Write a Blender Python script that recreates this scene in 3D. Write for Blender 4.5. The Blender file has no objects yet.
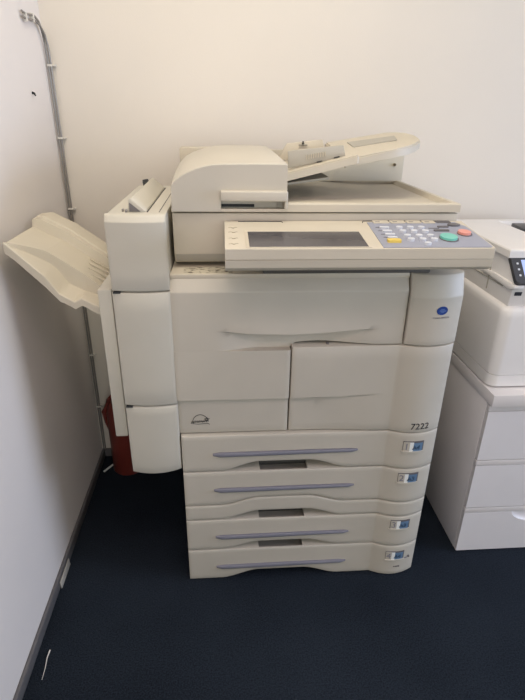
import bpy, bmesh, math, random
from mathutils import Vector, Matrix
random.seed(7)
S = bpy.context.scene
COL = S.collection

# ------------------------------------------------------------------ camera
import numpy as np
FPX = 505.0
def unit(v): return v/np.linalg.norm(v)
dn = unit(np.array([-17., 1080., FPX])); dyv = np.array([-40., -235., FPX]); dyv = unit(dyv-dn*(dyv@dn)); dxv = np.cross(dn, dyv)
RM = np.array([dxv, dyv, -dn])
cd = bpy.data.cameras.new('camera'); cam = bpy.data.objects.new('camera', cd); COL.objects.link(cam)
cd.sensor_fit = 'HORIZONTAL'; cd.sensor_width = 36.0; cd.lens = FPX/525*36; cd.clip_start = 0.05
cam.matrix_world = Matrix((( RM[0,0], -RM[0,1], -RM[0,2], 0.0),
                           ( RM[1,0], -RM[1,1], -RM[1,2], 0.0),
                           ( RM[2,0], -RM[2,1], -RM[2,2], 1.5),
                           (0, 0, 0, 1)))
S.camera = cam

# ------------------------------------------------------------------ world, lights, exposure
w = bpy.data.worlds.new('sky'); S.world = w; w.use_nodes = True
w.node_tree.nodes['Background'].inputs[0].default_value = (0.75, 0.85, 1.0, 1)
w.node_tree.nodes['Background'].inputs[1].default_value = 1.0
S.view_settings.view_transform = 'Standard'; S.view_settings.look = 'None'
S.view_settings.gamma = 1.0; S.view_settings.use_curve_mapping = False
S.view_settings.exposure = 0.0

def area(name, loc, rot, sx, sy, power, colour, spread=180):
    l = bpy.data.lights.new(name, 'AREA'); l.shape = 'RECTANGLE'; l.size = sx; l.size_y = sy
    l.energy = power; l.color = colour; l.spread = math.radians(spread)
    o = bpy.data.objects.new(name, l); COL.objects.link(o); o.location = loc; o.rotation_euler = rot
    return o
LAMPS = [(0.1, 1.1), (0.2, 0.0)]
area('ceiling_lamp_light', (0.1, 1.1, 2.63), (0, 0, 0), 1.1, 0.5, 13.2, (1.0, 0.955, 0.80))
area('ceiling_lamp_light', (0.2, 0.0, 2.63), (0, 0, 0), 1.1, 0.5, 8.0, (1.0, 0.72, 0.74))
# daylight through the window behind the camera and the one in the right wall
area('window_daylight', (0.9, -2.44, 1.5), (math.radians(90), 0, 0), 2.2, 1.2, 25, (0.96, 1.0, 0.93))
area('window_daylight', (3.95, 0.45, 1.5), (0, math.radians(90), 0), 1.2, 1.8, 90, (0.60, 0.72, 1.0))

# ------------------------------------------------------------------ materials
def mat(name, col, rough=0.5, metal=0.0, var=0.03, scale=6.0, bump=0.0, bscale=300.0, spec=0.5, coat=0.0):
    m = bpy.data.materials.new(name); m.use_nodes = True; nt = m.node_tree; b = nt.nodes['Principled BSDF']
    b.inputs['Roughness'].default_value = rough; b.inputs['Metallic'].default_value = metal
    b.inputs['Specular IOR Level'].default_value = spec; b.inputs['Coat Weight'].default_value = coat
    tc = nt.nodes.new('ShaderNodeTexCoord'); n = nt.nodes.new('ShaderNodeTexNoise')
    n.inputs['Scale'].default_value = scale; n.inputs['Detail'].default_value = 5
    nt.links.new(tc.outputs['Object'], n.inputs['Vector'])
    r = nt.nodes.new('ShaderNodeValToRGB'); r.color_ramp.elements[0].position = 0.3; r.color_ramp.elements[1].position = 0.7
    r.color_ramp.elements[0].color = tuple(c*(1-var) for c in col)+(1,)
    r.color_ramp.elements[1].color = tuple(min(1, c*(1+var)) for c in col)+(1,)
    nt.links.new(n.outputs['Fac'], r.inputs[0]); nt.links.new(r.outputs[0], b.inputs['Base Color'])
    if bump:
        n2 = nt.nodes.new('ShaderNodeTexNoise'); n2.inputs['Scale'].default_value = bscale
        nt.links.new(tc.outputs['Object'], n2.inputs['Vector'])
        bp = nt.nodes.new('ShaderNodeBump'); bp.inputs['Strength'].default_value = bump; bp.inputs['Distance'].default_value = 0.002
        nt.links.new(n2.outputs['Fac'], bp.inputs['Height']); nt.links.new(bp.outputs[0], b.inputs['Normal'])
    return m
M = {}
M['cream'] = mat('cream_plastic', (0.515, 0.468, 0.385), 0.48, bump=0.05)
M['cream2'] = mat('yellowed_plastic', (0.55, 0.49, 0.385), 0.5, bump=0.05)
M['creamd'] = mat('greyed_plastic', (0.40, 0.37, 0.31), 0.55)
M['tray'] = mat('tray_plastic', (0.565, 0.505, 0.395), 0.55, bump=0.05)
M['fin'] = mat('finisher_plastic', (0.525, 0.488, 0.405), 0.45, bump=0.05)
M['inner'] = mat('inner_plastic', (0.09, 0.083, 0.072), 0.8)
M['notch'] = mat('shaded_grip_plastic', (0.33, 0.30, 0.25), 0.6)  # cream plastic darkened, the shade of the grip recesses put into the colour
M['dark'] = mat('dark_rubber_and_shade', (0.02, 0.02, 0.02), 0.7)
M['bar'] = mat('lavender_grey_plastic', (0.215, 0.21, 0.245), 0.4)
M['keys'] = mat('keypad_grey', (0.30, 0.31, 0.37), 0.45)
M['key'] = mat('silver_key', (0.62, 0.63, 0.66), 0.35)
M['keyd'] = mat('dark_key', (0.13, 0.12, 0.12), 0.5)
M['green'] = mat('green_key', (0.16, 0.52, 0.42), 0.35)
M['red'] = mat('salmon_key', (0.72, 0.28, 0.22), 0.35)
M['yellow'] = mat('yellow_key', (0.72, 0.52, 0.10), 0.4)
M['lcd'] = mat('grey_screen', (0.085, 0.08, 0.085), 0.16, spec=0.7)
M['white'] = mat('white_printer_plastic', (0.77, 0.735, 0.70), 0.42, bump=0.04)
M['whitec'] = mat('white_cabinet_paint', (0.73, 0.69, 0.67), 0.45)
M['paper'] = mat('white_paper', (0.8, 0.8, 0.76), 0.7)
M['ink'] = mat('black_ink', (0.02, 0.02, 0.025), 0.6)
M['blue'] = mat('blue_ink', (0.015, 0.05, 0.22), 0.4)
M['labelblue'] = mat('label_blue', (0.12, 0.20, 0.30), 0.35)
M['labeldark'] = mat('label_dark_blue', (0.03, 0.07, 0.13), 0.35)
M['steel'] = mat('grey_metal_pipe', (0.30, 0.28, 0.26), 0.4, 0.5)
M['clamp'] = mat('pipe_clamp_plastic', (0.66, 0.62, 0.56), 0.5)
M['extred'] = mat('extinguisher_red', (0.16, 0.028, 0.02), 0.35)
M['charcoal'] = mat('charcoal_panel', (0.045, 0.045, 0.05), 0.4)
M['scuff'] = mat('scuff_brown', (0.30, 0.25, 0.17), 0.7)
M['brass'] = mat('old_screw', (0.22, 0.16, 0.09), 0.4, 0.6)
M['skirt'] = mat('grey_skirting', (0.115, 0.11, 0.11), 0.5)
M['ceil'] = mat('ceiling_paint', (0.80, 0.77, 0.72), 0.9)
M['frame'] = mat('window_frame_paint', (0.75, 0.75, 0.75), 0.5)
def emis(name, col, st):
    m = bpy.data.materials.new(name); m.use_nodes = True; b = m.node_tree.nodes['Principled BSDF']
    b.inputs['Base Color'].default_value = col+(1,); b.inputs['Emission Color'].default_value = col+(1,); b.inputs['Emission Strength'].default_value = st
    b.inputs['Roughness'].default_value = 0.25
    return m
M['lit'] = emis('lit_screen', (0.34, 0.42, 0.72), 0.45)
M['diff'] = emis('lamp_diffuser', (1.0, 0.9, 0.78), 0.6)
def glass():
    m = bpy.data.materials.new('pane_glass'); m.use_nodes = True; b = m.node_tree.nodes['Principled BSDF']
    b.inputs['Transmission Weight'].default_value = 1; b.inputs['Roughness'].default_value = 0; b.inputs['IOR'].default_value = 1.1
    return m
M['glass'] = glass()

def wall_mat(name, col, marks=True):
    m = mat(name, col, 0.85, var=0.02, scale=2.0, bump=0.12, bscale=180)
    return m
M['wallb'] = wall_mat('cream_wall_paint', (0.71, 0.645, 0.56))
M['walll'] = wall_mat('pale_wall_paint', (0.73, 0.672, 0.622))

def carpet():
    m = bpy.data.materials.new('navy_carpet'); m.use_nodes = True; nt = m.node_tree; b = nt.nodes['Principled BSDF']
    b.inputs['Roughness'].default_value = 0.95; b.inputs['Specular IOR Level'].default_value = 0.1
    tc = nt.nodes.new('ShaderNodeTexCoord')
    n = nt.nodes.new('ShaderNodeTexNoise'); n.inputs['Scale'].default_value = 220; n.inputs['Detail'].default_value = 6
    nt.links.new(tc.outputs['Object'], n.inputs['Vector'])
    n3 = nt.nodes.new('ShaderNodeTexNoise'); n3.inputs['Scale'].default_value = 3; n3.inputs['Detail'].default_value = 4
    nt.links.new(tc.outputs['Object'], n3.inputs['Vector'])
    r = nt.nodes.new('ShaderNodeValToRGB')
    r.color_ramp.elements[0].position = 0.35; r.color_ramp.elements[1].position = 0.7
    r.color_ramp.elements[0].color = (0.0046, 0.0068, 0.0105, 1); r.color_ramp.elements[1].color = (0.023, 0.030, 0.041, 1)
    mx = nt.nodes.new('ShaderNodeMath'); mx.operation = 'MULTIPLY_ADD'; mx.inputs[1].default_value = 0.25
    sb = nt.nodes.new('ShaderNodeMath'); sb.operation = 'MULTIPLY'; sb.inputs[1].default_value = 0.78
    nt.links.new(n.outputs['Fac'], sb.inputs[0]); nt.links.new(n3.outputs['Fac'], mx.inputs[0]); nt.links.new(sb.outputs[0], mx.inputs[2])
    nt.links.new(mx.outputs[0], r.inputs[0]); nt.links.new(r.outputs[0], b.inputs['Base Color'])
    bp = nt.nodes.new('ShaderNodeBump'); bp.inputs['Strength'].default_value = 0.8; bp.inputs['Distance'].default_value = 0.004
    nt.links.new(n.outputs['Fac'], bp.inputs['Height']); nt.links.new(bp.outputs[0], b.inputs['Normal'])
    return m
M['carpet'] = carpet()
def sticker_mat():
    m = mat('worn_printed_label', (0.5, 0.45, 0.33), 0.6); nt = m.node_tree; b = nt.nodes['Principled BSDF']
    tc = nt.nodes.new('ShaderNodeTexCoord'); mp = nt.nodes.new('ShaderNodeMapping'); mp.inputs['Scale'].default_value = (1, 2.2, 1)
    n = nt.nodes.new('ShaderNodeTexNoise'); n.inputs['Scale'].default_value = 55; n.inputs['Detail'].default_value = 3
    r = nt.nodes.new('ShaderNodeValToRGB'); r.color_ramp.interpolation = 'LINEAR'
    r.color_ramp.elements[0].position = 0.52; r.color_ramp.elements[1].position = 0.60
    r.color_ramp.elements[0].color = (0.52, 0.47, 0.36, 1); r.color_ramp.elements[1].color = (0.10, 0.075, 0.05, 1)
    nt.links.new(tc.outputs['Object'], mp.inputs[0]); nt.links.new(mp.outputs[0], n.inputs['Vector'])
    nt.links.new(n.outputs['Fac'], r.inputs[0]); nt.links.new(r.outputs[0], b.inputs['Base Color'])
    return m
M['sticker'] = sticker_mat()

# ------------------------------------------------------------------ helpers
def setp(o, **k):
    for a, b in k.items(): o[a] = b
    return o
def empty(name, loc, label, cat, group=None):
    o = bpy.data.objects.new(name, None); COL.objects.link(o); o.location = loc; o.empty_display_size = 0.1
    o['label'] = label; o['category'] = cat
    if group: o['group'] = group
    return o
def wloc(o):
    v = Vector(o.location)
    while o.parent: o = o.parent; v += Vector(o.location)
    return v
def link(name, me, m, parent=None, smooth=False, auto=None):
    """mesh in world coordinates -> object whose origin is its own bottom centre"""
    me.materials.clear(); me.materials.append(m)
    o = bpy.data.objects.new(name, me); COL.objects.link(o)
    vs = [v.co for v in me.vertices]
    c = Vector(((min(v.x for v in vs)+max(v.x for v in vs))/2, (min(v.y for v in vs)+max(v.y for v in vs))/2, min(v.z for v in vs)))
    me.transform(Matrix.Translation(-c))
    if parent:
        o.parent = parent; o.location = c - wloc(parent)
    else: o.location = c
    if smooth or auto:
        for p in me.polygons: p.use_smooth = True
        if auto: me.set_sharp_from_angle(angle=math.radians(auto))
    return o
def bm_me(bm, name='m'):
    bmesh.ops.recalc_face_normals(bm, faces=bm.faces)
    me = bpy.data.meshes.new(name); bm.to_mesh(me); bm.free(); return me
def add_box(bm, x0, x1, y0, y1, z0, z1, bev=0.0, seg=2):
    b = bmesh.new(); bmesh.ops.create_cube(b, size=1)
    for v in b.verts:
        v.co = Vector(((x0+x1)/2+v.co.x*(x1-x0), (y0+y1)/2+v.co.y*(y1-y0), (z0+z1)/2+v.co.z*(z1-z0)))
    if bev: bmesh.ops.bevel(b, geom=list(b.edges), offset=bev, segments=seg, affect='EDGES', profile=0.5)
    merge(bm, b)
def merge(bm, b):
    me = bpy.data.meshes.new('t'); b.to_mesh(me); b.free(); bm.from_mesh(me); bpy.data.meshes.remove(me)
def box(name, x0, x1, y0, y1, z0, z1, m, parent=None, bev=0.003, seg=2):
    bm = bmesh.new(); add_box(bm, x0, x1, y0, y1, z0, z1, bev, seg)
    return link(name, bm_me(bm), m, parent, auto=35)
def add_prism(bm, pts, a0, a1, axis='x', bev=0.0, seg=2):
    """pts 2D outline extruded along axis. x: pts=(y,z); y: pts=(x,z); z: pts=(x,y)"""
    b = bmesh.new()
    def P(p, a):
        return Vector((a, p[0], p[1])) if axis == 'x' else Vector((p[0], a, p[1])) if axis == 'y' else Vector((p[0], p[1], a))
    A = [b.verts.new(P(p, a0)) for p in pts]; B = [b.verts.new(P(p, a1)) for p in pts]
    n = len(pts); b.faces.new(A); b.faces.new(B[::-1])
    for i in range(n): b.faces.new((A[i], A[(i+1) % n], B[(i+1) % n], B[i]))
    bmesh.ops.recalc_face_normals(b, faces=b.faces)
    if bev: bmesh.ops.bevel(b, geom=list(b.edges), offset=bev, segments=seg, affect='EDGES', profile=0.5, clamp_overlap=True)
    merge(bm, b)
def prism(name, pts, a0, a1, m, parent=None, axis='x', bev=0.003, seg=2):
    bm = bmesh.new(); add_prism(bm, pts, a0, a1, axis, bev, seg)
    return link(name, bm_me(bm), m, parent, auto=35)
def hexa(name, c8, m, parent=None, bev=0.002, seg=2):
    """8 corners: bottom four (ccw) then top four"""
    b = bmesh.new(); v = [b.verts.new(Vector(p)) for p in c8]
    for f in ((3,2,1,0),(4,5,6,7),(0,1,5,4),(1,2,6,5),(2,3,7,6),(3,0,4,7)): b.faces.new([v[i] for i in f])
    bmesh.ops.recalc_face_normals(b, faces=b.faces)
    if bev: bmesh.ops.bevel(b, geom=list(b.edges), offset=bev, segments=seg, affect='EDGES', profile=0.5, clamp_overlap=True)
    return link(name, bm_me(b), m, parent, auto=35)
def add_tube(bm, pts, r, n=10):
    pts = [Vector(p) for p in pts]; rings = []
    up = Vector((0.3, 0.2, 1)).normalized()
    for i, p in enumerate(pts):
        t = (pts[min(i+1, len(pts)-1)]-pts[max(i-1, 0)]).normalized()
        u = t.cross(up)
        if u.length < 0.1: u = t.cross(Vector((1, 0, 0)))
        u.normalize(); w_ = t.cross(u)
        rr = r[i] if isinstance(r, (list, tuple)) else r
        rings.append([bm.verts.new(p+(u*math.cos(a)+w_*math.sin(a))*rr) for a in [2*math.pi*k/n for k in range(n)]])
    for a, b in zip(rings, rings[1:]):
        for k in range(n): bm.faces.new((a[k], a[(k+1) % n], b[(k+1) % n], b[k]))
    bm.faces.new(rings[0][::-1]); bm.faces.new(rings[-1])
def tube(name, pts, r, m, parent=None, n=10):
    bm = bmesh.new(); add_tube(bm, pts, r, n); return link(name, bm_me(bm), m, parent, auto=50)
def smooth(t): t = max(0, min(1, t)); return t*t*(3-2*t)
def lin(x, P):
    if x <= P[0][0]: return P[0][1]
    for (a, b), (c, d) in zip(P, P[1:]):
        if x <= c: return b+(d-b)*(x-a)/(c-a)
    return P[-1][1]
def frange(a, b, st):
    n = max(1, int(round((b-a)/st))); return [a+(b-a)*i/n for i in range(n+1)]

F = 1.29
def bulge(x):
    """how far the front stands forward of the plane F (the right hand column is rounded)"""
    if x <= 0.5: return 0.0
    t = (x-0.5)/0.163
    d = 0.088*t - 0.095*t*t
    return d
def bez(x0, x1, z, extra=lambda x, z: 0.0): return None

def panel(name, xs, zlo, zhi, dep, thick, m, parent, nz=14, zs=None, rnd=(1, 1, 1, 1), e=0.0025, base=F):
    """moulded front panel: grid in x,z displaced by dep(x,z); rnd = round left,right,bottom,top edge.
    zs: optional list of absolute z breakpoints shared by all columns (clipped to zlo..zhi)"""
    xs = list(xs)
    if rnd[0]: xs = [xs[0], xs[0]+e*0.4, xs[0]+e]+[x for x in xs if x > xs[0]+e*1.3]
    if rnd[1]: xs = [x for x in xs if x < xs[-1]-e*1.3]+[xs[-1]-e, xs[-1]-e*0.4, xs[-1]]
    N = len(xs); bm = bmesh.new(); front = []; back = []
    for i, x in enumerate(xs):
        a, b = zlo(x), zhi(x)
        if zs: col = [a]+[min(max(z, a+e*1.5), b-e*1.5) for z in zs]+[b]
        else: col = [a+(b-a)*k/nz for k in range(nz+1)]
        if rnd[2]: col = [col[0], col[0]+e*0.4, col[0]+e]+col[1:]
        if rnd[3]: col = col[:-1]+[col[-1]-e, col[-1]-e*0.4, col[-1]]
        c = []
        for j, z in enumerate(col):
            k = 0.0
            if rnd[0] and i == 0: k = 1
            elif rnd[0] and i == 1: k = 0.35
            if rnd[1] and i == N-1: k = 1
            elif rnd[1] and i == N-2: k = 0.35
            if rnd[2] and j == 0: k = max(k, 1)
            elif rnd[2] and j == 1: k = max(k, 0.35)
            if rnd[3] and j == len(col)-1: k = max(k, 1)
            elif rnd[3] and j == len(col)-2: k = max(k, 0.35)
            c.append(bm.verts.new((x, base-dep(x, z)+k*e, z)))
        front.append(c)
        t = thick(x) if callable(thick) else thick
        back.append([bm.verts.new((x, base-dep(x, b)*0+t, v.co.z)) for v in c])
    R = len(front[0])
    for i in range(N-1):
        for j in range(R-1):
            bm.faces.new((front[i][j], front[i+1][j], front[i+1][j+1], front[i][j+1]))
            bm.faces.new((back[i][j], back[i][j+1], back[i+1][j+1], back[i+1][j]))
        bm.faces.new((front[i][0], back[i][0], back[i+1][0], front[i+1][0]))
        bm.faces.new((front[i][-1], front[i+1][-1], back[i+1][-1], back[i][-1]))
    for j in range(R-1):
        bm.faces.new((front[0][j], front[0][j+1], back[0][j+1], back[0][j]))
        bm.faces.new((front[-1][j], back[-1][j], back[-1][j+1], front[-1][j+1]))
    bmesh.ops.remove_doubles(bm, verts=bm.verts, dist=1e-6)
    return link(name, bm_me(bm), m, parent, auto=38)

def text(name, s, size, x, z, m, parent, dep=bulge, base=F, ext=0.0006, align='CENTER', off=0.0012, sx=1.0, bold=0.0):
    cu = bpy.data.curves.new('txt', 'FONT'); cu.body = s; cu.size = size; cu.align_x = align; cu.align_y = 'CENTER'
    cu.extrude = 0; cu.offset = bold
    to = bpy.data.objects.new('txt', cu); COL.objects.link(to)
    bpy.context.view_layer.update()
    me = bpy.data.meshes.new_from_object(to.evaluated_get(bpy.context.evaluated_depsgraph_get()))
    bpy.data.objects.remove(to)
    bm = bmesh.new(); bm.from_mesh(me)
    r = bmesh.ops.extrude_face_region(bm, geom=list(bm.faces))
    new = {v for v in r['geom'] if isinstance(v, bmesh.types.BMVert)}
    for v in bm.verts:
        X = x+v.co.x*sx; Z = z+v.co.y
        v.co = Vector((X, base-dep(X)-(off if v in new else off-ext), Z))
    return link(name, bm_me(bm), m, parent)

# ------------------------------------------------------------------ the room
YW, XL, XR, YB, ZC = 2.038, -0.60, 4.0, -2.5, 2.66
def struct(o): o['kind'] = 'structure'; return o
struct(box('floor', XL-0.1, XR+0.1, YB-0.1, YW+0.1, -0.1, 0, M['carpet'], bev=0))
struct(box('ceiling', XL-0.1, XR+0.1, YB-0.1, YW+0.1, ZC, ZC+0.1, M['ceil'], bev=0))
struct(box('wall_back', XL-0.1, XR+0.1, YW, YW+0.1, 0, ZC, M['wallb'], bev=0))
struct(box('wall_left', XL-0.1, XL, YB, YW, 0, ZC, M['walll'], bev=0))
bm = bmesh.new()
for a in ((YB, -0.5, 0, ZC), (1.4, YW, 0, ZC), (-0.5, 1.4, 0, 0.85), (-0.5, 1.4, 2.15, ZC)): add_box(bm, XR, XR+0.1, a[0], a[1], a[2], a[3])
struct(link('wall_right', bm_me(bm), M['wallb']))
bm = bmesh.new()
for a in ((-0.5, -0.45, 0.85, 2.15), (1.35, 1.4, 0.85, 2.15), (-0.45, 1.35, 0.85, 0.9), (-0.45, 1.35, 2.1, 2.15), (0.425, 0.475, 0.9, 2.1)):
    add_box(bm, XR+0.02, XR+0.08, a[0], a[1], a[2], a[3], 0.004)
wr = struct(link('window_2', bm_me(bm), M['frame']))
box('pane', XR+0.05, XR+0.055, -0.45, 1.35, 0.9, 2.1, M['glass'], wr, bev=0)
bm = bmesh.new()
wx0, wx1, wz0, wz1 = -0.25, 2.05, 0.85, 2.15
for a in ((XL, wx0, 0, ZC), (wx1, XR, 0, ZC), (wx0, wx1, 0, wz0), (wx0, wx1, wz1, ZC)): add_box(bm, a[0], a[1], YB-0.1, YB, a[2], a[3])
struct(link('wall_front', bm_me(bm), M['wallb']))
bm = bmesh.new()
for a in ((wx0, wx0+0.05, wz0, wz1), (wx1-0.05, wx1, wz0, wz1), (wx0+0.05, wx1-0.05, wz0, wz0+0.05), (wx0+0.05, wx1-0.05, wz1-0.05, wz1), (0.88, 0.93, wz0+0.05, wz1-0.05)):
    add_box(bm, a[0], a[1], YB-0.08, YB-0.02, a[2], a[3], 0.004)
wn = struct(link('window_1', bm_me(bm), M['frame']))
box('pane', wx0+0.05, wx1-0.05, YB-0.055, YB-0.05, wz0+0.05, wz1-0.05, M['glass'], wn, bev=0)
box_l = struct(box('baseboard_left', XL, XL+0.012, YB, YW, 0, 0.042, M['skirt'], bev=0.003))
struct(box('baseboard_back', XL+0.012, XR, YW-0.012, YW, 0, 0.042, M['skirt'], bev=0.003))

# ceiling lamps (out of frame)
for i, (x, y) in enumerate(LAMPS):
    c = empty('ceiling_light', (x, y, 2.64), 'rectangular ceiling light panel set flush above the office floor', 'ceiling light', 'ceiling light panels')
    bm = bmesh.new()
    for a in ((x-0.6, x-0.56, y-0.3, y+0.3), (x+0.56, x+0.6, y-0.3, y+0.3), (x-0.56, x+0.56, y-0.3, y-0.26), (x-0.56, x+0.56, y+0.26, y+0.3)):
        add_box(bm, a[0], a[1], a[2], a[3], 2.635, 2.66, 0.003)
    link('frame', bm_me(bm), M['frame'], c)
    box('diffuser', x-0.56, x+0.56, y-0.26, y+0.26, 2.645, 2.66, M['diff'], c, bev=0)

# ------------------------------------------------------------------ photocopier
cp = empty('photocopier', (0.26, 1.62, 0), 'large cream office photocopier with four drawers, tilted console and side tray on navy carpet', 'photocopier')
# carcass: sides and back with an inner front set behind the panels
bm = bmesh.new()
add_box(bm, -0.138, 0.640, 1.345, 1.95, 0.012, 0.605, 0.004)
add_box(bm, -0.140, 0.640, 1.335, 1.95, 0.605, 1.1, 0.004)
link('carcass', bm_me(bm), M['inner'], cp, auto=35)  # dark colour paints the shade seen in the seams between drawers and panels
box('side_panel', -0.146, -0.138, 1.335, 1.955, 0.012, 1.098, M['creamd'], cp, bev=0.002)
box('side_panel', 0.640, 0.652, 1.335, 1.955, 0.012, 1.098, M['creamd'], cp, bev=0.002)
box('kick_plate', -0.12, 0.62, 1.36, 1.93, 0.0, 0.04, M['dark'], cp, bev=0.002)
# top deck
bm = bmesh.new(); add_box(bm, -0.146, 0.505, 1.306, 1.95, 1.098, 1.113, 0.003)
add_prism(bm, [(0.508, 1.95), (0.508, 1.306), (0.53, 1.300), (0.575, 1.296), (0.62, 1.302), (0.655, 1.312), (0.661, 1.322), (0.661, 1.95)], 1.098, 1.111, 'z', 0.002)
link('top_deck', bm_me(bm), M['cream2'], cp, auto=35)
box('instruction_sticker', -0.112, 0.02, 1.315, 1.372, 1.1125, 1.1135, M['sticker'], cp, bev=0)

# moulded front covers
def topbev(z, z0, z1=1.112, a=0.022): return -a*max(0, (z-z0)/(z1-z0))
RX0, RX1 = -0.03, 0.45
def grip_top(x): return lin(x, [(-0.03, 0.955), (0.05, 0.948), (0.178, 0.943), (0.3, 0.949), (0.43, 0.957)])
def grip_amp(x): return 0.030*smooth((x-RX0)/0.13)*smooth((RX1-x)/0.20)
def d_upper(x, z):
    d = topbev(z, 1.066)
    gt = grip_top(x)
    if z < gt:
        u = min(1, (gt-z)/0.006)
        d -= grip_amp(x)*u*(1-0.15*min(1, (gt-z)/0.05))
    else:
        d += 0.006*grip_amp(x)/0.030*max(0, 1-(z-gt)/0.05)
    return d
def wave(x):
    if x < 0.1835: return 0.893
    return lin(x, [(0.1836, 0.893), (0.19, 0.903), (0.2, 0.906), (0.225, 0.9085), (0.26, 0.910), (0.29, 0.910), (0.33, 0.909), (0.37, 0.908), (0.42, 0.907), (0.51, 0.907)])
xs = frange(-0.148, 0.182, 0.011)[:-1]+[0.1825, 0.1834, 0.1837, 0.188]+frange(0.195, 0.503, 0.008)
zsU = [0.925, 0.935, 0.9365]
# breakpoints that follow the grip line are handled per column
def panel_upper():
    bm_cols = []
    e = 0.0025; bm = bmesh.new(); front = []; back = []
    for i, x in enumerate(xs):
        a, b, g = wave(x), 1.112, grip_top(x)
        col = [a, a+(g-0.006-a)*0.35, a+(g-0.006-a)*0.7, g-0.006, g-0.003, g, g+0.012, g+0.03, 0.99, 1.03, 1.064, 1.066, 1.07, 1.085, 1.106, 1.110, 1.112]
        c = []
        for j, z in enumerate(col):
            k = 0
            if i in (0, len(xs)-1) : k = 0.003
            if j == 0 and x > 0.1835: k = 0.002
            if j == len(col)-1: k += 0.003
            c.append(bm.verts.new((x, F-d_upper(x, z)+k, z)))
        front.append(c); back.append([bm.verts.new((x, F+0.045, v.co.z)) for v in c])
    N = len(front); R = len(front[0])
    for i in range(N-1):
        for j in range(R-1):
            bm.faces.new((front[i][j], front[i+1][j], front[i+1][j+1], front[i][j+1]))
            bm.faces.new((back[i][j], back[i][j+1], back[i+1][j+1], back[i+1][j]))
        bm.faces.new((front[i][0], back[i][0], back[i+1][0], front[i+1][0]))
        bm.faces.new((front[i][-1], front[i+1][-1], back[i+1][-1], back[i][-1]))
    for j in range(R-1):
        bm.faces.new((front[0][j], front[0][j+1], back[0][j+1], back[0][j]))
        bm.faces.new((front[-1][j], back[-1][j], back[-1][j+1], front[-1][j+1]))
    return link('upper_front_cover', bm_me(bm), M['cream'], cp, auto=38)
panel_upper()
STEP = 0.735
def d_left(x, z):
    d = 0.0
    if z < STEP: d -= 0.013*min(1, (STEP-z)/0.004)
    return d
panel('left_front_door', frange(-0.148, 0.182, 0.015), lambda x: 0.6125, lambda x: 0.8928, d_left, 0.045, M['cream'], cp,
      zs=[0.64, 0.68, 0.731, 0.733, 0.735, 0.74, 0.78, 0.83, 0.86], rnd=(1, 1, 1, 0))
def d_right(x, z):
    d = bulge(x)
    s_ = lin(x, [(0.18, 0.734), (0.35, 0.736), (0.5, 0.745)])
    if z < s_: d -= 0.013*(1-smooth((x-0.27)/0.21))*min(1, (s_-z)/0.004)
    return d
rd_x = frange(0.1865, 0.495, 0.014)+[0.4995]+frange(0.505, 0.660, 0.01)
def seam_r(x): return lin(x, [(0.18, 0.9015), (0.50, 0.9025), (0.66, 0.9045)])
panel('right_front_door', rd_x, lambda x: 0.6125, seam_r, d_right, 0.045, M['cream'], cp,
      zs=[0.64, 0.68, 0.7295, 0.7315, 0.7335, 0.7345, 0.7365, 0.7385, 0.742, 0.746, 0.75, 0.78, 0.82, 0.86])
box('door_latch', 0.287, 0.294, 1.306, 1.316, 0.9015, 0.9065, M['keyd'], cp, bev=0.001)
def d_tow(x, z): return bulge(x)+topbev(z, 1.05, 1.112, 0.02)
tx = frange(0.508, 0.6625, 0.009)
panel('toner_cover', tx, lambda x: 0.9075, lambda x: lin(x, [(0.508, 1.112), (0.6625, 1.111)]), d_tow, 0.05, M['cream'], cp,
      zs=[0.93, 0.96, 1.0, 1.03, 1.048, 1.05, 1.054, 1.07, 1.09], rnd=(1, 1, 1, 1))

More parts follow.
